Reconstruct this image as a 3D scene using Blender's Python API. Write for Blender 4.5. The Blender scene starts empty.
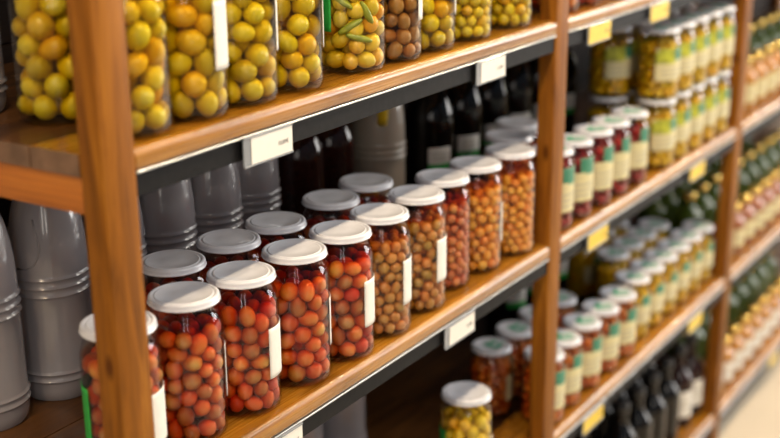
import bpy, math, random
import numpy as np
from mathutils import Vector, Matrix
random.seed(7)
C = bpy.context.scene.collection
PI = math.pi
S1, S2, S3, S4, S0 = 1.272, .883, .500, .124, 1.660

# ------------------------------------------------------------------ materials
def new_mat(name):
    m = bpy.data.materials.new(name); m.use_nodes = True
    nt = m.node_tree
    for n in list(nt.nodes): nt.nodes.remove(n)
    out = nt.nodes.new('ShaderNodeOutputMaterial')
    return m, nt, out

def N(nt, t, **kw):
    n = nt.nodes.new(t)
    for k, v in kw.items():
        if k.startswith('i_'):
            key = k[2:].replace('_', ' ')
            n.inputs[key].default_value = v
        else: setattr(n, k, v)
    return n

def ramp(nt, stops, interp='LINEAR'):
    r = nt.nodes.new('ShaderNodeValToRGB'); cr = r.color_ramp; cr.interpolation = interp
    while len(cr.elements) < len(stops): cr.elements.new(.5)
    for e, (p, c) in zip(cr.elements, stops):
        e.position = p; e.color = (*c, 1)
    return r

def simple(name, col, rough=.5, metal=0, coat=0, bump=0, scale=80, var=0.0, spec=.5):
    m, nt, out = new_mat(name)
    b = N(nt, 'ShaderNodeBsdfPrincipled')
    b.inputs['Roughness'].default_value = rough; b.inputs['Metallic'].default_value = metal
    b.inputs['Coat Weight'].default_value = coat; b.inputs['Specular IOR Level'].default_value = spec
    tc = N(nt, 'ShaderNodeTexCoord')
    nz = N(nt, 'ShaderNodeTexNoise'); nz.inputs['Scale'].default_value = scale; nz.inputs['Detail'].default_value = 4
    nt.links.new(tc.outputs['Object'], nz.inputs['Vector'])
    lo = tuple(c * (1 - var) for c in col); hi = tuple(min(1, c * (1 + var)) for c in col)
    r = ramp(nt, [(.3, lo), (.7, hi)])
    nt.links.new(nz.outputs['Fac'], r.inputs['Fac']); nt.links.new(r.outputs['Color'], b.inputs['Base Color'])
    if bump:
        bp = N(nt, 'ShaderNodeBump'); bp.inputs['Strength'].default_value = bump; bp.inputs['Distance'].default_value = .001
        nt.links.new(nz.outputs['Fac'], bp.inputs['Height']); nt.links.new(bp.outputs['Normal'], b.inputs['Normal'])
    nt.links.new(b.outputs[0], out.inputs[0])
    return m

def wood(name, cols, axis, rough=.38, coat=.25, scale=1.0, knots=True, spec=.5):
    m, nt, out = new_mat(name)
    b = N(nt, 'ShaderNodeBsdfPrincipled')
    b.inputs['Coat Weight'].default_value = coat; b.inputs['Coat Roughness'].default_value = .14; b.inputs['Specular IOR Level'].default_value = spec
    tc = N(nt, 'ShaderNodeTexCoord'); mp = N(nt, 'ShaderNodeMapping')
    s = [14 * scale] * 3; s['xyz'.index(axis)] = 1.1 * scale
    mp.inputs['Scale'].default_value = s
    nt.links.new(tc.outputs['Object'], mp.inputs['Vector'])
    n1 = N(nt, 'ShaderNodeTexNoise'); n1.inputs['Scale'].default_value = 2.2; n1.inputs['Detail'].default_value = 8
    n1.inputs['Roughness'].default_value = .62; n1.inputs['Distortion'].default_value = 1.2
    nt.links.new(mp.outputs[0], n1.inputs['Vector'])
    r = ramp(nt, [(.28, cols[0]), (.48, cols[1]), (.72, cols[2])])
    nt.links.new(n1.outputs['Fac'], r.inputs['Fac'])
    # fine fibre streaks
    mp2 = N(nt, 'ShaderNodeMapping'); s2 = [260] * 3; s2['xyz'.index(axis)] = 6
    mp2.inputs['Scale'].default_value = s2; nt.links.new(tc.outputs['Object'], mp2.inputs['Vector'])
    n2 = N(nt, 'ShaderNodeTexNoise'); n2.inputs['Scale'].default_value = 1.0; n2.inputs['Detail'].default_value = 3
    nt.links.new(mp2.outputs[0], n2.inputs['Vector'])
    r2 = ramp(nt, [(.3, (.72, .68, .64)), (.62, (1, 1, 1))])
    nt.links.new(n2.outputs['Fac'], r2.inputs['Fac'])
    mx = N(nt, 'ShaderNodeMix', data_type='RGBA', blend_type='MULTIPLY'); mx.inputs[0].default_value = .7
    nt.links.new(r.outputs['Color'], mx.inputs[6]); nt.links.new(r2.outputs['Color'], mx.inputs[7])
    last = mx.outputs[2]
    if knots:
        mp3 = N(nt, 'ShaderNodeMapping'); s3 = [16] * 3; s3['xyz'.index(axis)] = 7
        mp3.inputs['Scale'].default_value = s3; nt.links.new(tc.outputs['Object'], mp3.inputs['Vector'])
        v = N(nt, 'ShaderNodeTexVoronoi'); v.inputs['Scale'].default_value = 1.0
        nt.links.new(mp3.outputs[0], v.inputs['Vector'])
        r3 = ramp(nt, [(.05, (.22, .12, .06)), (.13, (1, 1, 1))])
        nt.links.new(v.outputs['Distance'], r3.inputs['Fac'])
        mk = N(nt, 'ShaderNodeMix', data_type='RGBA', blend_type='MULTIPLY'); mk.inputs[0].default_value = .8
        nt.links.new(last, mk.inputs[6]); nt.links.new(r3.outputs['Color'], mk.inputs[7]); last = mk.outputs[2]
    nt.links.new(last, b.inputs['Base Color'])
    rr = N(nt, 'ShaderNodeMapRange'); rr.inputs['To Min'].default_value = rough - .1; rr.inputs['To Max'].default_value = rough + .12
    nt.links.new(n2.outputs['Fac'], rr.inputs['Value']); nt.links.new(rr.outputs[0], b.inputs['Roughness'])
    bp = N(nt, 'ShaderNodeBump'); bp.inputs['Strength'].default_value = .25; bp.inputs['Distance'].default_value = .0006
    nt.links.new(n2.outputs['Fac'], bp.inputs['Height']); nt.links.new(bp.outputs['Normal'], b.inputs['Normal'])
    nt.links.new(b.outputs[0], out.inputs[0])
    return m

def glass(name, tint=(1, 1, 1), rough=.018, ior=1.5):
    m, nt, out = new_mat(name)
    t = N(nt, 'ShaderNodeBsdfTransparent')
    lw = N(nt, 'ShaderNodeLayerWeight'); lw.inputs['Blend'].default_value = .5
    er = ramp(nt, [(.0, tint), (.80, tuple(c * .93 for c in tint)), (.97, tuple(c * .45 for c in tint))])   # longer way through the wall at the edges
    nt.links.new(lw.outputs['Facing'], er.inputs['Fac']); nt.links.new(er.outputs['Color'], t.inputs['Color'])
    g = N(nt, 'ShaderNodeBsdfGlossy'); g.inputs['Roughness'].default_value = rough
    f = N(nt, 'ShaderNodeFresnel')      # thin pane: the same reflectance from within as from without
    gn = N(nt, 'ShaderNodeNewGeometry'); mr = N(nt, 'ShaderNodeMapRange')
    mr.inputs['To Min'].default_value = ior; mr.inputs['To Max'].default_value = 1 / ior
    nt.links.new(gn.outputs['Backfacing'], mr.inputs['Value']); nt.links.new(mr.outputs[0], f.inputs['IOR'])
    tc = N(nt, 'ShaderNodeTexCoord'); nz = N(nt, 'ShaderNodeTexNoise'); nz.inputs['Scale'].default_value = 25
    nz.inputs['Detail'].default_value = 1
    nt.links.new(tc.outputs['Object'], nz.inputs['Vector'])
    bp = N(nt, 'ShaderNodeBump'); bp.inputs['Strength'].default_value = .06; bp.inputs['Distance'].default_value = .002
    nt.links.new(nz.outputs['Fac'], bp.inputs['Height']); nt.links.new(bp.outputs['Normal'], g.inputs['Normal'])
    mx = N(nt, 'ShaderNodeMixShader')
    nt.links.new(f.outputs[0], mx.inputs[0]); nt.links.new(t.outputs[0], mx.inputs[1]); nt.links.new(g.outputs[0], mx.inputs[2])
    nt.links.new(mx.outputs[0], out.inputs[0])
    return m

def liquid(name, tint):
    """clear brine: a volume that absorbs; TINT is what 8 mm of it let through"""
    m, nt, out = new_mat(name)
    t = N(nt, 'ShaderNodeBsdfTransparent'); nt.links.new(t.outputs[0], out.inputs['Surface'])
    sg = [-math.log(c) / .008 for c in tint]; D = max(sg)
    v = N(nt, 'ShaderNodeVolumeAbsorption'); v.inputs['Density'].default_value = D
    v.inputs['Color'].default_value = (*[1 - q / D for q in sg], 1)
    nt.links.new(v.outputs[0], out.inputs['Volume'])
    return m

def fruit(name, stops, rough=.28, spots=.5):
    """olive skin: a colour of its own for each olive, mottled"""
    m, nt, out = new_mat(name)
    b = N(nt, 'ShaderNodeBsdfPrincipled'); b.inputs['Roughness'].default_value = rough
    b.inputs['Coat Weight'].default_value = .2; b.inputs['Coat Roughness'].default_value = .12
    oi = N(nt, 'ShaderNodeObjectInfo'); ge = N(nt, 'ShaderNodeNewGeometry')
    ad = N(nt, 'ShaderNodeMath', operation='ADD'); fr = N(nt, 'ShaderNodeMath', operation='FRACT')
    nt.links.new(oi.outputs['Random'], ad.inputs[0]); nt.links.new(ge.outputs['Random Per Island'], ad.inputs[1])
    nt.links.new(ad.outputs[0], fr.inputs[0])
    r = ramp(nt, stops); nt.links.new(fr.outputs[0], r.inputs['Fac'])
    tc = N(nt, 'ShaderNodeTexCoord'); nz = N(nt, 'ShaderNodeTexNoise'); nz.inputs['Scale'].default_value = 90; nz.inputs['Detail'].default_value = 3
    nt.links.new(tc.outputs['Object'], nz.inputs['Vector'])
    r2 = ramp(nt, [(.32, (.55, .45, .38)), (.55, (1, 1, 1)), (.8, (1.0, 1.0, .9))])
    nt.links.new(nz.outputs['Fac'], r2.inputs['Fac'])
    mx = N(nt, 'ShaderNodeMix', data_type='RGBA', blend_type='MULTIPLY'); mx.inputs[0].default_value = spots
    nt.links.new(r.outputs['Color'], mx.inputs[6]); nt.links.new(r2.outputs['Color'], mx.inputs[7])
    nt.links.new(mx.outputs[2], b.inputs['Base Color'])
    nt.links.new(b.outputs[0], out.inputs[0])
    return m

M = {}
M['post'] = wood('varnished post wood', ((.07, .022, .003), (.25, .088, .008), (.41, .162, .015)), 'z', rough=.5, coat=.0, spec=.14)
M['shelf'] = wood('varnished shelf wood', ((.08, .027, .003), (.30, .122, .009), (.50, .225, .020)), 'x', rough=.27, coat=.5, spec=.4)
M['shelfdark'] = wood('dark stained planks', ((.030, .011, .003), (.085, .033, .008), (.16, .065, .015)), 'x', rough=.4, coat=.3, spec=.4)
M['rail'] = wood('orange rail wood', ((.34, .095, .008), (.46, .14, .012), (.54, .18, .018)), 'y', knots=False, coat=.1)
M['endgrain'] = simple('weathered end grain', (.17, .095, .055), .7, var=.3, bump=.4, scale=45)
M['panel'] = wood('dark back boards', ((.007, .0035, .002), (.014, .006, .0028), (.022, .010, .004)), 'x', rough=.6, coat=0, knots=False, spec=.1)
M['iron'] = simple('painted dark iron', (.007, .007, .008), .6, spec=.15, bump=.2, var=.25)
M['alu'] = simple('aluminium lip', (.52, .55, .58), .3, metal=.85, var=.05)
M['lid'] = simple('white enamel lid', (.64, .66, .72), .26, coat=.3, var=.03)
M['lidgold'] = simple('gold lid', (.85, .62, .18), .12, metal=.9, var=.08)
M['lidprint'] = simple('green lid print', (.05, .30, .17), .4, var=.1)
M['glass'] = glass('clear jar glass')
M['paper'] = simple('white label paper', (.78, .77, .72), .6, var=.03)
M['cream'] = simple('cream label paper', (.66, .60, .34), .6, var=.05)
M['green'] = simple('green label print', (.02, .36, .05), .5, var=.05)
M['teal'] = simple('teal label print', (.05, .23, .14), .5, var=.08)
M['leaf'] = simple('yellow green label picture', (.42, .45, .04), .5, var=.45, scale=60)
M['ink'] = simple('dark print', (.10, .09, .08), .6)
M['inklight'] = simple('pale print', (.45, .42, .33), .6)
M['tagwhite'] = simple('white price card', (.80, .78, .72), .5, var=.02)
M['tagyellow'] = simple('yellow price card', (.76, .53, .04), .5, var=.03)
M['holder'] = simple('grey tag holder', (.20, .22, .25), .25, coat=.5, var=.05)
M['jug'] = simple('grey plastic jug', (.27, .25, .26), .22, coat=.6, var=.08, scale=12)
M['jugpale'] = simple('pale grey plastic jug', (.40, .34, .27), .25, coat=.3, var=.08, scale=12)
M['yellowtag'] = simple('yellow plastic', (.75, .50, .02), .35, var=.08)
M['dark'] = simple('dark bottle glass', (.006, .005, .004), .05, coat=0, var=.2, spec=.35)
M['darkred'] = simple('dark red bottle glass', (.022, .007, .005), .07, coat=0, var=.3, spec=.35)
M['bottlegreen'] = simple('green bottle glass', (.05, .085, .010), .1, coat=0, var=.4, scale=30)
M['amberglass'] = simple('amber liquid bottle', (.40, .17, .015), .1, coat=.3, var=.15)
M['rustglass'] = simple('rust liquid bottle', (.26, .07, .015), .1, coat=.3, var=.2)
M['cap'] = simple('black cap', (.015, .015, .016), .35)
M['wall'] = simple('plaster wall', (.45, .40, .34), .8, var=.04, scale=4)
M['floor'] = simple('pale stone floor', (.60, .53, .42), .5, var=.06, scale=3)

red_stops = [(0, (.54, .12, .022)), (.15, (.62, .22, .032)), (.36, (.70, .33, .055)), (.5, (.52, .04, .012)),
             (.60, (.58, .28, .055)), (.74, (.32, .12, .045)), (.86, (.46, .27, .06)), (.93, (.72, .44, .08)), (1, (.54, .12, .022))]
green_stops = [(0, (.55, .42, .014)), (.25, (.58, .48, .02)), (.5, (.40, .29, .012)), (.75, (.66, .54, .025)), (.94, (.60, .33, .014)), (1, (.55, .42, .014))]
brown_stops = [(0, (.30, .15, .035)), (.3, (.38, .22, .05)), (.6, (.24, .11, .03)), (.8, (.42, .18, .04)), (1, (.30, .15, .035))]
tan_stops = [(0, (.46, .22, .04)), (.25, (.36, .19, .035)), (.5, (.50, .19, .035)), (.75, (.32, .21, .035)), (1, (.46, .22, .04))]
rust_stops = [(0, (.42, .11, .035)), (.3, (.54, .22, .055)), (.6, (.34, .08, .03)), (.8, (.56, .28, .06)), (1, (.42, .11, .035))]
amber_stops = [(0, (.64, .28, .035)), (.3, (.66, .36, .045)), (.6, (.58, .19, .025)), (.8, (.60, .38, .055)), (1, (.64, .28, .035))]
yellow_stops = [(0, (.70, .47, .015)), (.4, (.56, .40, .02)), (.7, (.74, .43, .015)), (1, (.70, .47, .015))]
mix_stops = [(0, (.72, .50, .03)), (.3, (.62, .48, .04)), (.55, (.78, .33, .03)), (.75, (.56, .44, .035)), (1, (.72, .50, .03))]
crimson_stops = [(0, (.28, .010, .010)), (.4, (.38, .02, .015)), (.7, (.18, .008, .008)), (1, (.28, .01, .01))]
orange_stops = [(0, (.50, .14, .015)), (.4, (.62, .23, .025)), (.7, (.38, .09, .015)), (1, (.50, .14, .015))]
F = dict(red=fruit('red olives', red_stops), green=fruit('green olives', green_stops, spots=.4), brown=fruit('brown olives', brown_stops),
         tan=fruit('tan olives', tan_stops), rust=fruit('rust olives', rust_stops), amber=fruit('amber olives', amber_stops),
         yellow=fruit('yellow preserve', yellow_stops), mixed=fruit('mixed olives', mix_stops), crimson=fruit('crimson preserve', crimson_stops),
         orange=fruit('orange preserve', orange_stops))
L = dict(red=liquid('red brine', (.86, .50, .32)), green=liquid('olive brine', (.95, .88, .34)), brown=liquid('brown brine', (.85, .74, .52)),
         tan=liquid('tan brine', (.93, .76, .55)), rust=liquid('rust brine', (.9, .62, .45)), amber=liquid('amber brine', (.95, .78, .5)),
         yellow=liquid('yellow brine', (.96, .88, .30)), mixed=liquid('pale brine', (.96, .92, .6)), crimson=liquid('crimson juice', (.85, .35, .3)),
         orange=liquid('orange juice', (.95, .66, .35)))

# ------------------------------------------------------------------ mesh helpers
def link(name, me, parent=None, smooth=True, loc=None):
    o = bpy.data.objects.new(name, me); C.objects.link(o)
    if parent is not None: o.parent = parent
    if loc is not None: o.location = loc
    return o

def mesh(name, vs, fs, mats, smooth=False, idx=None):
    me = bpy.data.meshes.new(name); me.from_pydata([tuple(v) for v in vs], [], fs)
    for m in mats: me.materials.append(m)
    if idx: me.polygons.foreach_set('material_index', idx)
    me.polygons.foreach_set('use_smooth', [bool(smooth)] * len(me.polygons))
    me.update(); return me

def lathe(name, prof, mats, seg=48, cap=True, zones=None):
    vs, fs, idx = [], [], []
    for r, z in prof:
        for k in range(seg):
            a = 2 * PI * k / seg; vs.append((r * math.cos(a), r * math.sin(a), z))
    for j in range(len(prof) - 1):
        for k in range(seg):
            k2 = (k + 1) % seg
            fs.append((j * seg + k, j * seg + k2, (j + 1) * seg + k2, (j + 1) * seg + k)); idx.append(zones[j] if zones else 0)
    if cap:
        fs.append(tuple(reversed(range(seg)))); idx.append(0)
        fs.append(tuple(range((len(prof) - 1) * seg, len(prof) * seg))); idx.append(0)
    me = mesh(name, vs, fs, mats, True, idx)
    if cap:
        me.polygons[-1].use_smooth = False; me.polygons[-2].use_smooth = False
    # crease sharp profile corners
    me.set_sharp_from_angle(angle=math.radians(50))
    return me

class MB:
    def __init__(s): s.v = []; s.f = []; s.i = []
    def box(s, x0, x1, y0, y1, z0, z1, mi=0):
        b = len(s.v)
        s.v += [(x, y, z) for z in (z0, z1) for y in (y0, y1) for x in (x0, x1)]
        for q in ((0, 2, 3, 1), (4, 5, 7, 6), (0, 1, 5, 4), (2, 6, 7, 3), (0, 4, 6, 2), (1, 3, 7, 5)):
            s.f.append(tuple(b + k for k in q)); s.i.append(mi)
    def prism_x(s, prof, x0, x1, mi=0, end=0):
        """extrude a closed YZ outline along X"""
        b = len(s.v); n = len(prof)
        s.v += [(x0, y, z) for y, z in prof] + [(x1, y, z) for y, z in prof]
        for k in range(n):
            k2 = (k + 1) % n; s.f.append((b + k, b + n + k, b + n + k2, b + k2)); s.i.append(mi)
        s.f.append(tuple(b + k for k in range(n))); s.i.append(end)
        s.f.append(tuple(b + n + k for k in reversed(range(n)))); s.i.append(end)
    def mesh(s, name, mats, bevel=0, seg=2):
        me = mesh(name, s.v, s.f, mats, False, s.i)
        if bevel:
            import bmesh
            bm = bmesh.new(); bm.from_mesh(me)
            bmesh.ops.recalc_face_normals(bm, faces=bm.faces)
            es = [e for e in bm.edges if len(e.link_faces) == 2 and e.calc_face_angle(0) > .6]
            bmesh.ops.bevel(bm, geom=es, offset=bevel, segments=seg, profile=.5, affect='EDGES', clamp_overlap=True)
            bm.to_mesh(me); bm.free()
            me.polygons.foreach_set('use_smooth', [True] * len(me.polygons)); me.set_sharp_from_angle(angle=math.radians(35))
        return me

def patch(name, R, z0, z1, a0, a1, mats, zone=None, nu=16, nv=12, t=.0004):
    """a paper label wrapped on a cylinder, a thin closed sheet; zone(u,v) gives the print's material slot"""
    vs, fs, idx = [], [], []
    for s, rr in enumerate((R + t, R)):
        for j in range(nv + 1):
            for k in range(nu + 1):
                a = a0 + (a1 - a0) * k / nu
                vs.append((rr * math.cos(a), rr * math.sin(a), z0 + (z1 - z0) * j / nv))
    n = (nu + 1) * (nv + 1)
    for j in range(nv):
        for k in range(nu):
            q = j * (nu + 1) + k
            if zone and zone((k + .5) / nu, (j + .5) / nv) < 0: continue
            fs.append((q, q + 1, q + nu + 2, q + nu + 1)); idx.append(zone((k + .5) / nu, (j + .5) / nv) if zone else 0)
            fs.append((n + q, n + q + nu + 1, n + q + nu + 2, n + q + 1)); idx.append(0)
    rim = [j * (nu + 1) for j in range(nv + 1)] + [nv * (nu + 1) + k for k in range(1, nu + 1)] + \
          [j * (nu + 1) + nu for j in range(nv - 1, -1, -1)] + [k for k in range(nu - 1, 0, -1)]
    for a, b in zip(rim, rim[1:] + rim[:1]):
        fs.append((a, b, n + b, n + a)); idx.append(0)
    return mesh(name, vs, fs, mats, True, idx)

LIFT = ('preserve_jar', 'honey_jar', 'pickle_jar', 'plastic_jug', 'glass_bottle')
def thing(name, label, cat, loc=(0, 0, 0), rz=0, group=None):
    if name in LIFT: loc = (loc[0], loc[1], loc[2] + .0006)
    o = bpy.data.objects.new(name, None); C.objects.link(o)
    o.empty_display_size = .02
    o.location = loc; o.rotation_euler = (0, 0, rz)
    o['label'] = label; o['category'] = cat
    if group: o['group'] = group
    return o

def copy_thing(src, loc, rz, label, group=None):
    loc = (loc[0], loc[1], loc[2] + .0006)
    c = src.copy(); C.objects.link(c); c.location = loc; c.rotation_euler = (0, 0, rz)
    c['label'] = label
    if group: c['group'] = group
    for ch in list(src.children):
        d = ch.copy(); C.objects.link(d); d.parent = c
        for g in list(ch.children):
            e = g.copy(); C.objects.link(e); e.parent = d
    return c

# ------------------------------------------------------------------ the setting
mb = MB(); mb.box(-2, 12, -6, 3, -.05, 0)
fl = link('floor', mb.mesh('floor', [M['floor']])); fl['kind'] = 'structure'
mb = MB(); mb.box(-2, 12, .56, .66, 0, 3.3)
wl = link('wall_back', mb.mesh('wall_back', [M['wall']])); wl['kind'] = 'structure'

# ------------------------------------------------------------------ the shelving rack (one thing)
rack = thing('shelving_rack', 'long orange-brown wooden shelving rack with four levels holding all the jars and bottles', 'shelving', (0, 0, 0))
X0, PITCH, PW, PD = .832, 1.0275, .0465, .031
NB = 4
posts = [X0 + PITCH * k for k in range(NB + 1)]
DEPTH = .52
def part(name, me): return link(name, me, rack)
for k, x in enumerate(posts):
    for y0 in (0, DEPTH - PD):
        mb = MB(); mb.box(-PW / 2, PW / 2, -PD / 2, PD / 2, 0, 2.06)
        o = part('post', mb.mesh('post', [M['post']], .0022)); o.location = (x + PW / 2, y0 + PD / 2, 0)
T = .0235
def nose():
    """front profile of the board: rounded upper edge, small lower round"""
    pts = []; r = .0095
    for i in range(8):
        a = PI / 2 + (PI / 2) * i / 7
        pts.append((r + r * math.cos(a), -r + r * math.sin(a)))
    r2 = .004
    for i in range(5):
        a = PI + (PI / 2) * i / 4
        pts.append((r2 + r2 * math.cos(a), -T + r2 + r2 * math.sin(a)))
    pts += [(PD + .0005, -T), (PD + .0005, 0)]
    return pts
for b in range(NB):
    xa, xb = posts[b], posts[b + 1]
    for lv, z in enumerate((S0, S1, S2, S3, S4)):
        first = b == 0
        x0 = xa if first else xa + PW / 2 + .0006
        x1 = xb + PW / 2 - .0006 if b < NB - 1 else xb + PW
        mb = MB()
        mb.prism_x(nose(), xa + PW + .0006 - x0, xb - .0006 - x0)
        ys = [PD + .0008, .102, .206, .310, .414, DEPTH - PD - .001]
        for ya, yb in zip(ys, ys[1:]):
            g = .0009
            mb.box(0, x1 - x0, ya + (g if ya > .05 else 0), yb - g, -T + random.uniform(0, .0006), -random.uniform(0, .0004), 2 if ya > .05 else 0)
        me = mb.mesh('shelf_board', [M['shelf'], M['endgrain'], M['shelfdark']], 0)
        for p in me.polygons:                                  # end grain on the cut ends
            if abs(p.normal.x) > .9 and p.center.y > PD: p.material_index = 1
            p.use_smooth = p.center.y < .012 and abs(p.normal.x) < .5
        me.set_sharp_from_angle(angle=math.radians(32))
        o = part('shelf_board', me); o.location = (x0, 0, z)
        # dark iron angle under the nose with a bright lip
        mb = MB(); w0, w1 = xa + PW + .001, xb - .001
        mb.box(0, w1 - w0, .003, .006, -.028, 0); mb.box(0, w1 - w0, .006, .030, -.003, 0)
        o = part('metal_edge', mb.mesh('metal_edge', [M['iron']], .0004, 1)); o.location = (w0, 0, z - T)
        mb = MB(); mb.box(0, w1 - w0, -.0012, .003, -.0026, -.0002)
        o = part('price_rail', mb.mesh('price_rail', [M['alu']], .0005, 1)); o.location = (w0, 0, z - T)
for k, x in enumerate(posts):
    for z in (S0, S1, S2, S3, S4):
        mb = MB(); h = .040 if z > .2 else .03
        side = x + .003
        mb.box(0, .020, PD + .001, DEPTH - PD - .001, -h, 0)
        o = part('side_rail', mb.mesh('side_rail', [M['rail']], .0018)); o.location = (side, 0, z - T - .0005)
mb = MB()
for k in range(16):
    mb.box(0, posts[-1] + PW - posts[0], 0, .012, .002 + k * .128, .1285 + k * .128)
o = part('back_panel', mb.mesh('back_panel', [M['panel']], .001, 1)); o.location = (posts[0], DEPTH + .001, .01)

# ------------------------------------------------------------------ olive packing
def pack(r, R, z0, z1, seed, n=None, it=260):
    rng = np.random.default_rng(seed)
    vol = PI * R * R * (z1 - z0)
    n = n or int(vol * .76 / (4 / 3 * PI * r ** 3))
    a = rng.uniform(0, 2 * PI, n); rad = np.sqrt(rng.uniform(0, 1, n)) * (R - r)
    P = np.stack([rad * np.cos(a), rad * np.sin(a), rng.uniform(z0 + r, z1 - r, n)], 1)
    rs = r * rng.uniform(.88, 1.08, n)
    for k in range(it):
        D = P[:, None] - P[None]; d = np.sqrt((D ** 2).sum(-1)) + 1e-9
        ov = (rs[:, None] + rs[None]) - d; np.fill_diagonal(ov, 0); ov = np.clip(ov, 0, None)
        P += (D / d[..., None] * ov[..., None]).sum(1) * .3
        P[:, 2] -= .00012 * max(0, 1 - k / (it * .8))
        q = np.hypot(P[:, 0], P[:, 1]); out = q > (R - rs)
        f = np.where(out, (R - rs) / np.maximum(q, 1e-9), 1.0)
        # a slight pull outwards so that the outer layer lies on the glass
        P[:, 0] *= f * np.where(q > R - 2.0 * r, 1.004, 1); P[:, 1] *= f * np.where(q > R - 2.0 * r, 1.004, 1)
        q = np.hypot(P[:, 0], P[:, 1]); f = np.where(q > R - rs, (R - rs) / np.maximum(q, 1e-9), 1.0)
        P[:, 0] *= f; P[:, 1] *= f
        P[:, 2] = np.clip(P[:, 2], z0 + rs, z1 - rs * .6)
    return P, rs

def olive_geo(seg, rings, sx=1.0, sy=1.0, sz=1.18, dimple=True):
    vs, fs = [], []
    for j in range(1, rings):
        t = PI * j / rings
        for k in range(seg):
            a = 2 * PI * k / seg
            r = math.sin(t); z = math.cos(t)
            r *= 1 + .05 * z
            vs.append((sx * r * math.cos(a), sy * r * math.sin(a), sz * z))
    top = len(vs); vs.append((0, 0, sz * (.90 if dimple else 1))); bot = len(vs); vs.append((0, 0, -sz * 1.0))
    for j in range(rings - 2):
        for k in range(seg):
            k2 = (k + 1) % seg; fs.append((j * seg + k, (j + 1) * seg + k, (j + 1) * seg + k2, j * seg + k2))
    for k in range(seg):
        k2 = (k + 1) % seg; fs.append((top, k, k2)); b = (rings - 2) * seg; fs.append((bot, b + k2, b + k))
    return vs, fs
_ol = {}
def olive_mesh(kind, var):
    if (kind, var) not in _ol:
        sz = (1.12, 1.02, 1.2)[var]; s = (.96, 1.0, .92)[var]
        vs, fs = olive_geo(20, 12, s, s * .98, sz)
        _ol[(kind, var)] = mesh('olive', vs, fs, [F[kind]], True)
    return _ol[(kind, var)]
def rand_rot(rng):
    return Matrix.Rotation(rng.uniform(0, 2 * PI), 3, 'Z') @ Matrix.Rotation(rng.uniform(0, PI), 3, 'X') @ Matrix.Rotation(rng.uniform(0, 2 * PI), 3, 'Z')
def merged(kind, P, rs, seed, seg=10, rings=7):
    rng = random.Random(seed); V, Fc = [], []
    vs, fs = olive_geo(seg, rings, .96, .96, 1.1, False)
    for p, r in zip(P, rs):
        m = rand_rot(rng); b = len(V)
        V += [tuple(m @ Vector(v) * float(r) + Vector(p.tolist())) for v in vs]
        Fc += [tuple(b + i for i in f) for f in fs]
    return mesh('olives', V, Fc, [F[kind]], True)

# ------------------------------------------------------------------ jars
def jar_glass(H, R):
    nk = R - .0065; lz = H - .0086
    p = [(R * .72, .0022), (R * .80, 0), (R * .90, .0012), (R * .97, .0052), (R, .012), (R, H * .5), (R, H - .040),
         (R * .992, H - .034), (R * .965, H - .0285), (R * .925, H - .0235), (nk + .0008, H - .0180), (nk, H - .0130), (nk, lz + .003)]
    return lathe('glass_body', p, [M['glass']], 56)
def jar_brine(H, R, kind):
    Ri = R - .0012
    p = [(Ri * .8, .0035), (Ri * .96, .0065), (Ri, .013), (Ri, H - .041), (Ri * .992, H - .035), (Ri * .97, H - .0315)]
    return lathe('brine', p, [L[kind]], 40)
def jar_lid(H, R, mats, emblem=False, gold=False):
    RL = R - .0016; z0 = H - .0086
    p = [(RL - .003, z0 + .0006), (RL - .0006, z0), (RL, z0 + .0011), (RL - .0004, z0 + .0021), (RL - .0010, z0 + .0027), (RL - .0010, H - .0030), (RL - .0014, H - .0016),
         (RL - .0026, H - .0004), (RL - .0042, H), (RL - .0056, H - .0004), (RL - .0064, H - .0015), (RL - .0074, H - .0017), (RL - .0082, H - .0008), (RL - .0092, H - .0003),
         (RL - .0102, H - .0007), (RL - .0110, H - .0012), (RL * .3, H - .0010)]
    return lathe('lid', p, mats, 56)
def emblem_mesh(H):
    """green leafy print on the lid: a sprig of leaf shapes in a thin film of ink"""
    vs, fs = [], []
    def leaf(cx, cy, a, l, w):
        b = len(vs); n = 12
        for z in (H - .0009, H - .0006):
            for k in range(n):
                t = 2 * PI * k / n; u = math.cos(t) * l; v = math.sin(t) * w
                vs.append((cx + u * math.cos(a) - v * math.sin(a), cy + u * math.sin(a) + v * math.cos(a), z))
        fs.append(tuple(b + n + k for k in range(n))); fs.append(tuple(b + k for k in reversed(range(n))))
        for k in range(n): fs.append((b + k, b + (k + 1) % n, b + n + (k + 1) % n, b + n + k))
    leaf(0, .006, .3, .015, .006); leaf(-.011, -.007, 2.2, .013, .0052); leaf(.012, -.008, -.9, .013, .005); leaf(0, -.019, 1.5, .008, .0034)
    return mesh('lid_emblem', vs, fs, [M['lidprint']], False)

def cam_dir(x, y):
    return math.atan2(-.87 - y, -x)

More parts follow.
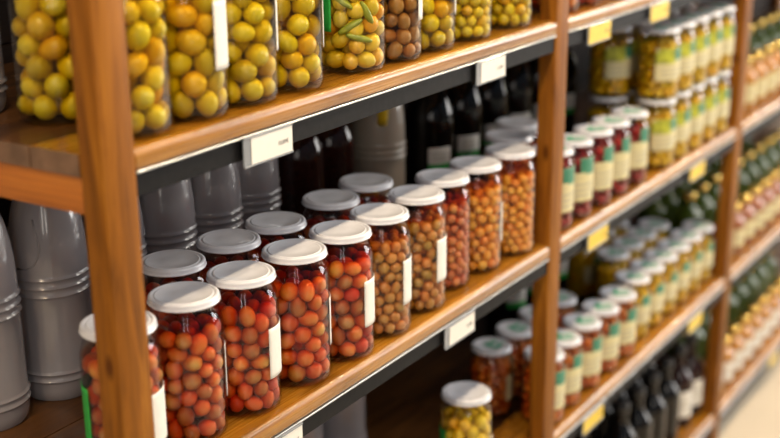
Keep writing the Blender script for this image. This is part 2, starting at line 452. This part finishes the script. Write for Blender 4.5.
def olive_jar(loc, kind, r, label, group, H=.1785, R=.0444, seed=1, big=100, labels=(), extra=None, individual=True):
    loc = (loc[0], loc[1], loc[2] + .0006)
    t = thing('olive_jar', label, 'jar', loc, 0, group)
    link('glass_body', jar_glass(H, R), t); link('lid', jar_lid(H, R, [M['lid']]), t); link('brine', jar_brine(H, R, kind), t)
    P, rs = PACKS.get((r, H, R, seed % 3)) or PACKS.setdefault((r, H, R, seed % 3), pack(r, R - .0018, .005, H - .041, seed % 3 + 11))
    rng = random.Random(seed * 31); ang = rng.uniform(0, 2 * PI); ca, sa = math.cos(ang), math.sin(ang)
    P = np.stack([P[:, 0] * ca - P[:, 1] * sa, P[:, 0] * sa + P[:, 1] * ca, P[:, 2]], 1)
    cd = cam_dir(loc[0], loc[1]); d = np.array([math.cos(cd), math.sin(cd)])
    sc = P[:, :2] @ d + .25 * np.hypot(P[:, 0], P[:, 1])
    order = np.argsort(-sc); n_in = min(big, int((sc > -.004).sum())) if individual else 0
    for i in order[:n_in]:
        me = olive_mesh(kind, rng.randrange(3)); o = bpy.data.objects.new('olive', me); C.objects.link(o); o.parent = t
        o.matrix_local = Matrix.LocRotScale(Vector(P[i].tolist()), rand_rot(rng).to_quaternion(), Vector([float(rs[i])] * 3))
    rest = order[n_in:]
    if len(rest):
        o = link('olives', merged(kind, P[rest], rs[rest], seed), t); o['kind'] = 'stuff'
    for (m, lab, a0, a1, z0, z1) in labels:
        o = link('label', patch('label', R + .0003, z0, z1, cd + math.radians(a0), cd + math.radians(a1), [M[m]]), t); o['label'] = lab
    return t
PACKS = {}
W = lambda a, z0=.047, z1=.113: ('paper', 'plain white paper label', a, a + 95, z0, z1)
G = lambda a, z0=.03, z1=.11: ('green', 'green paper label', a - 80, a, z0, z1)

gf = 'tall jars of olives in the front row of the middle shelf'
ords = ['nearest', 'second', 'third', 'fourth', 'fifth', 'sixth', 'seventh', 'eighth', 'ninth', 'tenth']
YF = .0745
mid = [  # x, y, kind, olive radius, labels, words
    (.904, .070, 'red', .0118, [W(38, .036, .10), G(-58)], 'jar of red-orange olives half hidden behind the nearest post, middle shelf'),
    (1.007, .066, 'red', .0112, [W(78)], 'jar of dark red-orange olives just right of the nearest post, middle shelf front row'),
    (1.100, .056, 'red', .0114, [W(42)], 'jar of red-orange olives with white side label, third in the middle shelf front row'),
    (1.203, .052, 'red', .0120, [W(73)], 'red-orange olive jar with thin white label edge, fourth in middle shelf front row'),
    (1.300, .0475, 'red', .0118, [W(43)], 'red olive jar with white label just left of the first small-olive jar'),
    (1.396, .0475, 'tan', .0088, [W(47)], 'first jar of small tan olives in the middle shelf front row'),
    (1.503, .052, 'tan', .0088, [W(43)], 'second jar of small tan olives on the middle shelf, large white label facing right'),
    (1.603, .066, 'rust', .0080, [], 'jar of small reddish brown olives set back without visible label, middle shelf'),
    (1.698, .060, 'amber', .0088, [W(72)], 'jar of small bright orange olives, second jar before the second post, middle shelf'),
    (1.803, .052, 'amber', .0080, [], 'last front jar of small orange brown olives against the second post, middle shelf'),
]
for k, (x, y, kind, r, labs, words) in enumerate(mid):
    olive_jar((x, y, S2), kind, r, words, gf, seed=k + 1, labels=labs)
gb = 'shaded jars in the back row of the middle shelf'
backrow = [(1.088, .155, 'lid hidden in part by the second front jar, the leftmost shaded jar of the back row, middle shelf'),
           (1.192, .152, 'shaded white-lidded jar in the back row, second from the left, middle shelf'),
           (1.287, .147, 'shaded white-lidded jar in the back row, third from the left, middle shelf'),
           (1.417, .146, 'shaded white-lidded back row jar in front of the dark brown bottle, fourth from left'),
           (1.520, .153, 'shaded white-lidded back row jar before the pale jug')]
backrow[0] = (1.088, .157, 'leftmost shaded white-lidded jar of the back row on the middle shelf')
for k, (x, y, words) in enumerate(backrow):
    olive_jar((x, y, S2), 'red', .0116, words, gb, seed=20 + k, individual=(k < 3), big=12)
olive_jar((1.893, .101, S2), 'rust', .0076, 'shaded lid directly behind the last front jar and left of the second post, middle shelf', gb, seed=27, individual=False)
olive_jar((1.989, .131, S2), 'rust', .0076, 'shaded lid further behind the last front jar, beside the second post, middle shelf', gb, seed=28, individual=False)

gt = 'jars of green olives in the front row of the top shelf'
top = [(.929, .052, 'green', .0142, [], 'jar of large green olives right behind the nearest post on the top shelf'),
       (1.0192, .0505, 'green', .0152, [W(42, .055, .13)], 'large green olive jar with white label edge, second in top shelf front row'),
       (1.1095, .0505, 'green', .0144, [W(72, .06, .13)], 'jar of large green olives, third in the top shelf front row'),
       (1.200, .0505, 'green', .0150, [W(78, .05, .13)], 'large green olive jar directly left of the green-labelled jar, top shelf'),
       (1.339, .050, 'mixed', .0125, [G(-36, .055, .145)], 'jar of green olives and green peppers with a green label, top shelf'),
       (1.431, .050, 'brown', .0116, [W(60, .055, .13)], 'jar of brown olives, the only brown one on the top shelf'),
       (1.523, .050, 'green', .0132, [W(74, .05, .13)], 'jar of green olives just right of the brown olive jar, top shelf'),
       (1.633, .050, 'green', .0092, [], 'jar of small green olives, second jar before the second post, top shelf'),
       (1.768, .050, 'green', .0098, [], 'last jar of small green olives before the second post on the top shelf')]
for k, (x, y, kind, r, labs, words) in enumerate(top):
    t = olive_jar((x, y, S1), kind, r, words, gt, seed=40 + k, labels=labs)
    if k == 4:
        cd = cam_dir(x, y)
        vs, fs = olive_geo(14, 10, .0066, .0050, .0185, False)
        pm = mesh('green_pepper', vs, fs, [simple('pepper skin', (.26, .30, .03), .3, var=.3)], True)
        for a, z, tl in ((-.05, .062, 2.1), (.25, .047, 1.3), (.55, .078, .5), (-.35, .095, 1.0)):
            o = link('green_pepper', pm, t); o.location = (.0372 * math.cos(cd + a), .0372 * math.sin(cd + a), z)
            o.rotation_euler = (tl, 0, cd + a + PI)
            o.rotation_euler = (Matrix.Rotation(cd + a, 3, 'Z') @ Matrix.Rotation(tl, 3, 'X')).to_euler()
gtb = 'jars of green olives in the back row of the top shelf'
olive_jar((.935, .165, S1), 'green', .0150, 'jar of yellow-green olives left of the nearest post, back row of top shelf', gtb, seed=51, labels=[W(58, .09, .12)])
gr_ = 'jars of orange olives on the top shelf of the middle bay'
for k, x in enumerate((1.962, 2.055)):
    olive_jar((x, .055, S1), 'red', .0125, ['jar of orange olives right beside the second post, top shelf', 'jar of orange olives above the left yellow price tag, top shelf',
                                             'jar of orange olives cut by the picture top, third right of the second post'][k], gr_, seed=70 + k, big=40)
olive_jar((1.668, .055, S3), 'mixed', .0115, 'single jar of yellow-green and orange olives on the lower shelf at the picture bottom', 'jars on the lower shelf', seed=80, H=.170,
          labels=[G(-50, .02, .11), W(42, .02, .09)])

# ------------------------------------------------------------------ branded jars, further away
def zone_brand(pic):
    def z(u, v):
        if not pic and v > .66: return 1 if u > .30 else -1
        if v > .64 and .46 < u < .86: return 1
        if pic and v > .55 and u < .46: return 2 if (v < .9 or u > .1) else 0
        if .12 < v < .50 and .12 < u < .8 and int(v * 24) % 3 == 0: return 3
        return 0
    return z
def zone_small(u, v):
    if v > .78: return 1
    if .2 < v < .7 and .2 < u < .8 and int(v * 24) % 4 == 0: return 3
    return 0
protos = {}
def preserve_jar(key, name, kind, r, H, R, lid='lid', emblem=True, pic=False, lz=(.28, .74), span=(-35, 95), small=False, loc=(0, 0, 0), label='', group='', turn=0):
    if key in protos:
        return copy_thing(protos[key], loc, turn + random.uniform(-.12, .12), label, group)
    t = thing(name, label, 'jar', loc, 0, group)
    link('glass_body', jar_glass(H, R), t)
    ld = link('lid', jar_lid(H, R, [M[lid]]), t)
    if emblem:
        e = link('lid_emblem', emblem_mesh(H), ld); e['label'] = 'green leaf print'
    link('brine', jar_brine(H, R, kind), t)
    P, rs = pack(r, R - .0015, .004, H - .034, 5, it=160)
    o = link('fruit_pieces', merged(kind, P, rs, 3), t); o['kind'] = 'stuff'
    cd = math.radians(-150)
    mats = [M['cream'] if not small else M['paper'], M['teal'], M['leaf'], M['inklight']]
    link('label', patch('label', R + .0003, H * lz[0], H * lz[1], cd + math.radians(span[0]), cd + math.radians(span[1]), mats,
                        zone_small if small else zone_brand(pic), 24, 24), t)
    protos[key] = t
    return t

g1 = 'dark red preserves with cream labels on the middle shelf'
for k, (x, y) in enumerate(((1.957, .046), (2.041, .046), (2.131, .045), (2.214, .045), (2.309, .045))):
    preserve_jar('crimson', 'preserve_jar', 'crimson', .010, .147, .0395, lz=(.24, .80), span=(-8, 105), loc=(x, y, S2), group=g1,
                 label='%s dark red preserve jar right of the second post, middle shelf front row' % ['half-hidden first', 'second', 'third', 'fourth', 'fifth and last'][k])
preserve_jar('crimson', '', '', 0, 0, 0, loc=(2.082, .138, S2), group=g1, label='shaded preserve jar behind the dark red front row beside the second post')
g2 = 'yellow preserves stacked two high on the middle shelf'
for k in range(5):
    x = 2.455 + .0885 * k
    for lv in (0, 1):
        preserve_jar('yellow', 'preserve_jar', 'yellow', .011, .147, .0435, pic=True, span=(-18, 110), loc=(x, .045, S2 + lv * .1476), group=g2,
                     label='%s jar of yellow preserve in the %s, counted from the dark red jars' % (['first', 'second', 'third', 'fourth', 'fifth'][k], ['lower front layer', 'upper front layer'][lv]))
for k in range(5):
    x = 2.43 + .093 * k
    for lv in ((0, 1) if k < 3 else (1,)):
        preserve_jar('yellow', '', '', 0, 0, 0, loc=(x, .141, S2 + lv * .1476), group=g2,
                     label='yellow preserve jar in the back row, %s from the left, %s' % (['first', 'second', 'third', 'fourth', 'fifth'][k], ['lower layer', 'stacked on top'][lv]))
g3 = 'orange preserves with cream labels on the lower shelf'
for k, x in enumerate((1.953, 2.037, 2.133, 2.223, 2.315)):
    preserve_jar('orange', 'preserve_jar', 'orange', .010, .138, .0405, lz=(.24, .80), span=(-8, 105), loc=(x, .048 if k == 0 else .052, S3), group=g3,
                 label=['orange preserve jar standing behind the second post on the lower shelf', 'first orange preserve jar right of the second post, lower shelf',
                        'second orange preserve jar right of the second post, lower shelf', 'third orange preserve jar right of the second post, lower shelf', 'last orange preserve jar next to the yellow ones, lower shelf'][k])
for k, x in enumerate((1.93, 2.028, 2.125, 2.223)):
    preserve_jar('orange', '', '', 0, 0, 0, loc=(x, .147, S3), group=g3, turn=1.0,
                 label=['dark jar left of the second post with green-printed white lid, lower shelf back row', 'green-printed lid partly behind the second post, lower shelf back row',
                        'back row jar with its lid split by the second post, lower shelf', 'back row jar showing only its lid right of the second post, lower shelf'][k])
g4 = 'yellow preserves with cream labels on the lower shelf'
for k in range(6):
    x = 2.42 + .0838 * k
    preserve_jar('gold', 'preserve_jar', 'yellow', .010, .140, .040, pic=False, span=(-5, 100), loc=(x, .062, S3), group=g4,
                 label='%s yellow preserve jar in the lower shelf front row, counted from the orange jars' % ords[k].replace('nearest', 'first'))
for k in range(4):
    x = 2.545 + .0845 * k
    preserve_jar('gold', '', '', 0, 0, 0, loc=(x, .160, S3), group=g4,
                 label='%s yellow preserve jar in the lower shelf second row' % ords[k].replace('nearest', 'leftmost'))
for k in range(3):
    x = 2.60 + .0845 * k
    preserve_jar('gold', '', '', 0, 0, 0, loc=(x, .255, S3), group=g4,
                 label='%s yellow preserve jar in the shaded third row of the lower shelf' % ords[k].replace('nearest', 'leftmost'))
# far bay: small jars with gold lids
def small_bottle(key, mat, H, R, loc, label, group, lab):
    if key in protos: return copy_thing(protos[key], loc, 0, label, group)
    t = thing('glass_bottle', label, 'bottle', loc, 0, group)
    zs = H * .60
    p = [(R * .75, .003), (R * .88, 0), (R * .97, .003), (R, .009), (R, zs)]
    for k in range(1, 9):
        u = k / 8; p.append((R - (R - .0125) * (3 * u * u - 2 * u ** 3), zs + H * .22 * u))
    p += [(.0120, H - .016), (.0120, H - .012)]
    link('body', lathe('body', p, [M[mat]], 36), t)
    link('cap', lathe('cap', [(.0165, H - .018), (.0175, H - .016), (.0175, H - .007), (.0165, H - .0035), (.014, H - .0012), (.009, H), (.003, H + .0004)], [M['lidgold']], 28), t)
    if lab:
        cd = math.radians(-155)
        link('label', patch('label', R + .0004, .022 if lab == 'cream' else .014, zs - .012, cd - .1, cd + 1.7, [M[lab], M['inklight']],
                            lambda u, v: 1 if (.3 < v < .8 and .25 < u < .8 and int(v * 20) % 4 == 0) else 0, 20, 20), t)
    protos[key] = t
    return t
far = [(S2, 'amberglass', 'middle', 'cream'), (S3, 'rustglass', 'lower', 'cream'), (S4, 'amberglass', 'bottom', 'paper')]
for z, mat, nm, lab in far:
    g = 'small gold-capped amber bottles on the %s shelf beyond the third post' % nm
    for k in range({'middle': 5, 'lower': 7, 'bottom': 8}[nm]):
        small_bottle('far' + nm, mat, .135, .0315, (3.00 + .088 * k, .052, z), '%s small gold-capped bottle right of the third post, %s shelf front row' % (ords[k].replace('nearest', 'first'), nm), g, lab)
    g = 'green bottles behind the small amber ones on the %s shelf' % nm
    seen = {'middle': ((1, 3, 4, 5, 6, 7), (5, 6)), 'lower': (range(9), range(9)), 'bottom': (range(9), ())}[nm]
    for r_ in (0, 1):
        for n, k in enumerate(seen[r_]):
            small_bottle('green', 'bottlegreen', .165, .038, (3.02 + .098 * k, .150 + .10 * r_, z),
                         '%s green gold-capped bottle of the %s green row, %s shelf past the third post' % (ords[n].replace('nearest', 'first'), ['nearer', 'farther'][r_], nm), g, None)

# ------------------------------------------------------------------ plastic jugs with rings
def jug_profile(H, R):
    p = [(R * .80, .001), (R * .90, 0), (R * .97, .006), (R, .016)]
    def ring(z):
        return [(R, z - .004), (R + .0004, z - .003), (R + .0022, z), (R + .0004, z + .003), (R, z + .004)]
    for z in (.028, .038): p += ring(z)
    p += [(R, .06), (R, .12)]
    for z in (.142, .153, .164): p += ring(z)
    h0, h1 = .172, H - .045; n = 14
    for k in range(n + 1):
        u = k / n
        p.append((R - (R - .017) * (.48 * u ** 2 + .52 * u ** 3.6), h0 + (h1 - h0) * u))
    p += [(.0165, H - .038), (.0165, H - .030), (.019, H - .029), (.019, H - .026), (.016, H - .025), (.016, H - .020)]
    return p
def tube(path, rad, seg=10, flat=1.0):
    vs, fs = [], []
    n = len(path)
    for i, p in enumerate(path):
        a = path[max(0, i - 1)]; b = path[min(n - 1, i + 1)]
        d = (Vector(b) - Vector(a)).normalized(); s = d.cross(Vector((0, 1, 0)))
        s.normalize(); u = Vector((0, 1, 0))
        for k in range(seg):
            t = 2 * PI * k / seg; v = Vector(p) + s * rad * math.cos(t) + u * rad * flat * math.sin(t); vs.append(tuple(v))
    for i in range(n - 1):
        for k in range(seg):
            k2 = (k + 1) % seg; fs.append((i * seg + k, i * seg + k2, (i + 1) * seg + k2, (i + 1) * seg + k))
    fs.append(tuple(reversed(range(seg)))); fs.append(tuple((n - 1) * seg + k for k in range(seg)))
    return vs, fs
def make_jug(loc, mat, label, group, H=.345, R=.0485, rz=0):
    t = thing('plastic_jug', label, 'jug', loc, rz, group)
    link('body', lathe('body', jug_profile(H, R), [M[mat]], 56), t)
    prof = jug_profile(H, R)
    def rad(z):
        q = [p for p in prof if p[1] > .168]
        for (ra, za), (rb, zb) in zip(q, q[1:]):
            if za <= z <= zb: return ra + (rb - ra) * (z - za) / max(1e-6, zb - za)
        return R
    P_ = []
    for (a, z) in ((-36, .178), (-20, .179), (-8, .184), (-1, .194), (3, .206), (1, .218), (-3, .230), (-6, .242)):
        aa = math.radians(a); r_ = rad(z) + .0002; P_.append((r_ * math.cos(aa), r_ * math.sin(aa), z))
    vs, fs = tube(P_, .0014, 8); link('grip_ridge', mesh('grip_ridge', vs, fs, [M[mat]], True), t)
    link('cap', lathe('cap', [(.018, H - .0245), (.0185, H - .022), (.0185, H - .003), (.0165, H)], [M['yellowtag']], 32), t)
    path = [(-R * .90, 0, .205), (-R * 1.04, 0, .222), (-R * 1.05, 0, .255), (-R * .95, 0, .285), (-R * .62, 0, .306), (-.015, 0, .309)]
    vs, fs = tube(path, .0062, 12, 1.5); link('handle', mesh('handle', vs, fs, [M['yellowtag']], True), t)
    return t
gj = 'grey ringed plastic jugs behind the middle shelf jars'
j0 = make_jug((.902, .302, S2), 'jug', 'grey plastic jug at the left edge of the picture, middle shelf', gj, rz=-2.5)
for k, (x, y, w) in enumerate([(1.012, .296, 'large grey plastic jug just left of the nearest post, middle shelf'),
                               (1.114, .295, 'grey ringed jug right of the nearest post, half covered by it'),
                               (1.216, .295, 'grey ringed jug above the leftmost back row lid, second right of the nearest post'),
                               (1.318, .295, 'grey ringed jug left of the large white price tag, third right of the nearest post'),
                               (1.422, .305, 'dim grey jug directly under the large white price tag')]):
    copy_thing(j0, (x, y, S2), (-2.55, -.45, -.4, -.4, -.4)[k], w)
pj = make_jug((1.778, .300, S2), 'jugpale', 'pale plastic jug with yellow handle behind the back row of jars, middle shelf', 'pale jugs at the back of the middle shelf', rz=.75)
link('label', patch('label', .0489, .055, .115, math.radians(120), math.radians(170), [M['yellowtag']]), pj)['label'] = 'yellow label'
gk = 'grey jugs at the back of the lower shelf'
for k, (x, w) in enumerate([(1.51, 'dim blue-grey jug below the middle shelf edge, left one on the lower shelf'),
                            (1.64, 'dim brownish jug below the middle shelf edge, rightmost on the lower shelf')]):
    copy_thing(j0, (x, .300, S3), -2.5, w, gk)
tj = copy_thing(j0, (.903, .288, S1), -2.5, 'tan plastic jug cut by the left edge, top shelf', 'jugs at the back of the top shelf')
tj.scale = (1, 1, .9)

# ------------------------------------------------------------------ dark glass bottles
def make_bottle(loc, mat, label, group, H=.345, R=.046, lab=True):
    t = thing('glass_bottle', label, 'bottle', loc, 0, group)
    p = [(R * .75, .003), (R * .88, 0), (R * .97, .004), (R, .012), (R, .180)]
    for k in range(1, 11):
        u = k / 10; p.append((R - (R - .0155) * (3 * u * u - 2 * u ** 3), (.180 + .095 * u)))
    p += [(.0140, H - .045), (.0140, H - .022), (.0160, H - .021), (.0160, H - .016)]
    link('body', lathe('body', p, [M[mat]], 48), t)
    link('cap', lathe('cap', [(.0165, H - .0275), (.0168, H - .026), (.0168, H - .002), (.0155, H)], [M['cap']], 28), t)
    if lab:
        cd = cam_dir(loc[0], loc[1])
        def zn(u, v):
            if v < .28: return 1
            if .4 < v < .8 and .2 < u < .75 and int(v * 20) % 3 == 0: return 2
            return 0
        link('label', patch('label', R + .0004, .088, .132, cd - .05, cd + .95, [M['paper'], M['green'], M['inklight']], zn, 16, 20), t)['label'] = 'small white and green label'
    return t
gd = 'dark glass bottles at the back of the middle shelf'
d0 = make_bottle((1.93, .285, S2), 'dark', 'black glass bottle with small white and green label just right of the pale jug', gd)
for k, (x, w) in enumerate([(2.04, 'black glass bottle with white and green label, second right of the pale jug'), (2.15, 'black glass bottle, third right of the pale jug, middle shelf'),
                            (2.26, 'black glass bottle seen next to the second post under the top shelf'), (2.37, 'black glass bottle right behind the second post'),
                            (2.475, 'black glass bottle with a bright streak just right of the second post')]):
    copy_thing(d0, (x, .285, S2), 0, w)
make_bottle((1.578, .330, S2), 'darkred', 'dark brown glass bottle left of the pale jug, nearer the price tag', 'dark brown bottles without label', lab=False, R=.046)
make_bottle((1.676, .335, S2), 'darkred', 'dark brown glass bottle directly beside the pale jug', 'dark brown bottles without label', lab=False, R=.046)
gl = 'dark bottles at the back of the lower shelf'
for k, (x, y, w) in enumerate([(2.26, .285, 'black bottle immediately right of the second post, lower shelf back'), (2.36, .285, 'black bottle with white and green label behind the orange jars, lower shelf'),
                               (2.47, .285, 'black bottle left of the shaded yellow jars, lower shelf back')]):
    copy_thing(d0, (x, y, S3), 0, w, gl)
# bottom shelf of the middle bay: short dark bottles
def short_bottle(loc, label, group, white):
    t = thing('glass_bottle', label, 'bottle', loc, 0, group)
    R, H = .038, .21
    p = [(R * .75, .003), (R * .88, 0), (R * .97, .004), (R, .012), (R, .120)]
    for k in range(1, 9):
        u = k / 8; p.append((R - (R - .015) * (3 * u * u - 2 * u ** 3), .120 + .045 * u))
    p += [(.0145, H - .018), (.0145, H - .012)]
    link('body', lathe('body', p, [M['dark' if not white else 'darkred']], 40), t)
    link('cap', lathe('cap', [(.0170, H - .021), (.0172, H - .020), (.0172, H - .002), (.0155, H)], [M['cap']], 28), t)
    if white:
        cd = cam_dir(loc[0], loc[1])
        link('label', patch('label', R + .0004, .03, .100, cd - .2, cd + 1.3, [M['paper'], M['inklight']],
                            lambda u, v: 1 if (.35 < v < .7 and .2 < u < .8 and int(v * 20) % 4 == 0) else 0, 16, 20), t)['label'] = 'white paper label'
    return t
gs = 'short dark bottles on the bottom shelf'
sb = short_bottle((2.42, .07, S4), 'short dark bottle on the bottom shelf, first of its front row', gs, False)
for r_, y in enumerate((.07, .165)):
    for k in range(5):
        x = 2.42 + .0925 * k
        if r_ == 0 and k == 0: continue
        if r_ == 0 and k == 4: continue
        copy_thing(sb, (x, y, S4), 0, 'short dark bottle on the bottom shelf, %s of its %s row' % (ords[k].replace('nearest', 'first'), ['front', 'second', 'third'][r_]))
w1 = short_bottle((2.79, .07, S4), 'dark bottle with large white label on the bottom shelf, left one by the third post', gs, True)
copy_thing(w1, (2.87, .07, S4), 0, 'dark bottle with large white label on the bottom shelf, nearest to the third post')

# ------------------------------------------------------------------ price tags
def text_mesh(s, size):
    cu = bpy.data.curves.new('price', 'FONT'); cu.body = s; cu.size = size; cu.extrude = .00012; cu.align_x = 'RIGHT'; cu.resolution_u = 3
    o = bpy.data.objects.new('tmp', cu); C.objects.link(o)
    dg = bpy.context.evaluated_depsgraph_get(); me = bpy.data.meshes.new_from_object(o.evaluated_get(dg))
    bpy.data.objects.remove(o); bpy.data.curves.remove(cu)
    me.materials.clear(); me.materials.append(M['ink']); me.name = 'printed_price'
    return me
def price_tag(x0, x1, z, label, yellow, group, price):
    w = x1 - x0; t = thing('price_tag', label, 'price tag', ((x0 + x1) / 2, -.0024, z - T - .036), 0, group)
    h = .035
    mb = MB(); mb.box(-w / 2, w / 2, -.0010, .0010, 0, h); mb.box(-w / 2 + .01, w / 2 - .01, .0009, .0051, h - .0075, h - .0042); mb.box(-w / 2, w / 2, -.0026, -.0010, 0, .0022); mb.box(-w / 2, w / 2, -.0026, -.0010, h - .0022, h)
    link('holder', mb.mesh('holder', [M['holder']], .0003, 1), t)
    mb = MB(); mb.box(-w / 2 + (.013 if not yellow else .004), w / 2 - .001, -.0018, -.0010, .0023, h - .0023)
    link('price_card', mb.mesh('price_card', [M['tagyellow' if yellow else 'tagwhite']]), t)
    me = text_mesh(price, .0072)
    o = link('printed_price', me, t); o.location = (w / 2 - .008, -.0019, .014); o.rotation_euler = (PI / 2, 0, 0)
    return t
gw, gy = 'white price tags in the near bay', 'yellow price tags in the middle bay'
price_tag(1.044, 1.134, S1, 'large white price tag in a grey holder, left one on the top shelf edge', False, gw, '10,89€')
price_tag(1.583, 1.673, S1, 'white price tag near the second post on the top shelf edge', False, gw, '11,89€')
price_tag(1.045, 1.135, S2, 'white price tag at the bottom picture edge under the red olive jars', False, gw, '8,38€')
price_tag(1.495, 1.586, S2, 'white price tag on the middle shelf edge below the small tan olives', False, gw, '8,38€')
price_tag(1.98, 2.077, S1, 'yellow price tag nearest the second post on the top shelf edge', True, gy, '5,50€')
price_tag(2.268, 2.365, S1, 'yellow price tag above the stacked yellow jars, second on the top shelf edge', True, gy, '5,50€')
price_tag(2.015, 2.108, S2, 'yellow price tag below the dark red jars on the middle shelf edge', True, gy, '4,95€')
price_tag(2.56, 2.655, S2, 'yellow price tag below the stacked yellow jars on the middle shelf edge', True, gy, '4,95€')
price_tag(2.03, 2.127, S3, 'yellow price tag below the orange jars on the lower shelf edge', True, gy, '4,20€')
price_tag(2.62, 2.715, S3, 'yellow price tag by the third post on the lower shelf edge', True, gy, '4,20€')
price_tag(3.36, 3.45, S4, 'yellow price tag on the bottom shelf edge beyond the third post', True, gy, '3,90€')

# ------------------------------------------------------------------ light
w = bpy.data.worlds.new('World'); bpy.context.scene.world = w; w.use_nodes = True
nt = w.node_tree; bg = nt.nodes['Background']
tc = nt.nodes.new('ShaderNodeTexCoord'); sx = nt.nodes.new('ShaderNodeSeparateXYZ'); nt.links.new(tc.outputs['Generated'], sx.inputs[0])
rp = nt.nodes.new('ShaderNodeValToRGB'); nt.links.new(sx.outputs['Z'], rp.inputs['Fac'])
rp.color_ramp.elements[0].position = 0; rp.color_ramp.elements[0].color = (.52, .50, .50, 1)
rp.color_ramp.elements[1].position = .6; rp.color_ramp.elements[1].color = (.60, .80, 1.08, 1)
nt.links.new(rp.outputs[0], bg.inputs[0]); bg.inputs[1].default_value = .24

def area(name, loc, target, sx_, sy_, e, col):
    l = bpy.data.lights.new(name, 'AREA'); l.shape = 'RECTANGLE'; l.size = sx_; l.size_y = sy_; l.energy = e; l.color = col
    o = bpy.data.objects.new(name, l); C.objects.link(o); o.location = loc
    o.rotation_euler = (Vector(target) - Vector(loc)).to_track_quat('-Z', 'Y').to_euler()
# a row of ceiling tube lamps over the front edge of the aisle, and light strips added behind the viewer's left
LAMP = 62
for k in range(9):
    x = -2.6 + 1.45 * k
    area('ceiling_lamp', (x, -.66, 3.12), (x, -.64, 0), 1.15, .07, LAMP * PI * 1.15 * .07, (1, .76, .50))
for k in range(9):
    l = bpy.data.lights.new('halogen_lamp', 'POINT'); l.energy = 37; l.shadow_soft_size = .026; l.color = (1, .77, .50)
    o = bpy.data.objects.new('halogen_lamp', l); C.objects.link(o); o.location = (-1.1 + 1.22 * k, -.66, 3.05)
area('panel_light', (4.4, -2.5, 3.1), (4.2, -2.3, 0), 1.5, .9, 14 * PI * 1.35, (1, .93, .82))
area('panel_light', (7.4, -2.5, 3.1), (7.2, -2.3, 0), 1.5, .9, 14 * PI * 1.35, (1, .93, .82))
area('shop_window', (8.0, -3.9, 1.9), (2.2, 0, 1.0), 3.0, 2.0, 11 * PI * 6, (1, .97, .93))
area('far_window', (12.5, -2.3, 2.0), (2, -.6, 1.2), 2.4, 2.2, 8 * PI * 5.3, (1, .97, .92))
area('panel_light', (1.5, -2.1, 3.2), (1.6, 0, 1.0), 1.8, .6, 9 * PI * 1.08, (1, .90, .76))  # front fill, added overhead to light the jar fronts
area('streak_light', (-2.4, -2.6, 2.0), (1.4, 0, 1.1), .30, 2.0, 11, (1, .92, .82))  # two narrow strips, no windows, added for vertical streaks on the glass
area('streak_light', (-1.7, -3.1, 2.0), (1.4, 0, 1.1), .30, 2.0, 11, (1, .92, .82))

# ------------------------------------------------------------------ camera
cam = bpy.data.cameras.new('camera'); co = bpy.data.objects.new('camera', cam); C.objects.link(co)
pitch, yaw, roll = .307485758, .572453, -.00851279677
cp, sp, cy, sy = math.cos(pitch), math.sin(pitch), math.cos(yaw), math.sin(yaw)
fwd = Vector((cy * cp, sy * cp, -sp)); right = Vector((sy, -cy, 0)); up = right.cross(fwd)
r2 = right * math.cos(roll) + up * math.sin(roll); u2 = -right * math.sin(roll) + up * math.cos(roll)
m = Matrix((r2, u2, -fwd)).transposed().to_4x4(); m.translation = (0, -.87, 1.58)
co.matrix_world = m
cam.sensor_width = 36; cam.lens = 1241.65 / 780 * 36; cam.clip_start = .05
cam.dof.use_dof = True; cam.dof.focus_distance = 1.58; cam.dof.aperture_fstop = 2.45
sc = bpy.context.scene; sc.camera = co
sc.view_settings.view_transform = 'Standard'; sc.view_settings.look = 'None'; sc.view_settings.exposure = 0; sc.view_settings.gamma = 1
sc.view_settings.use_curve_mapping = False
sc.cycles.transparent_max_bounces = 24; sc.cycles.max_bounces = 8; sc.cycles.use_denoising = True
sc.cycles.sample_clamp_indirect = 12
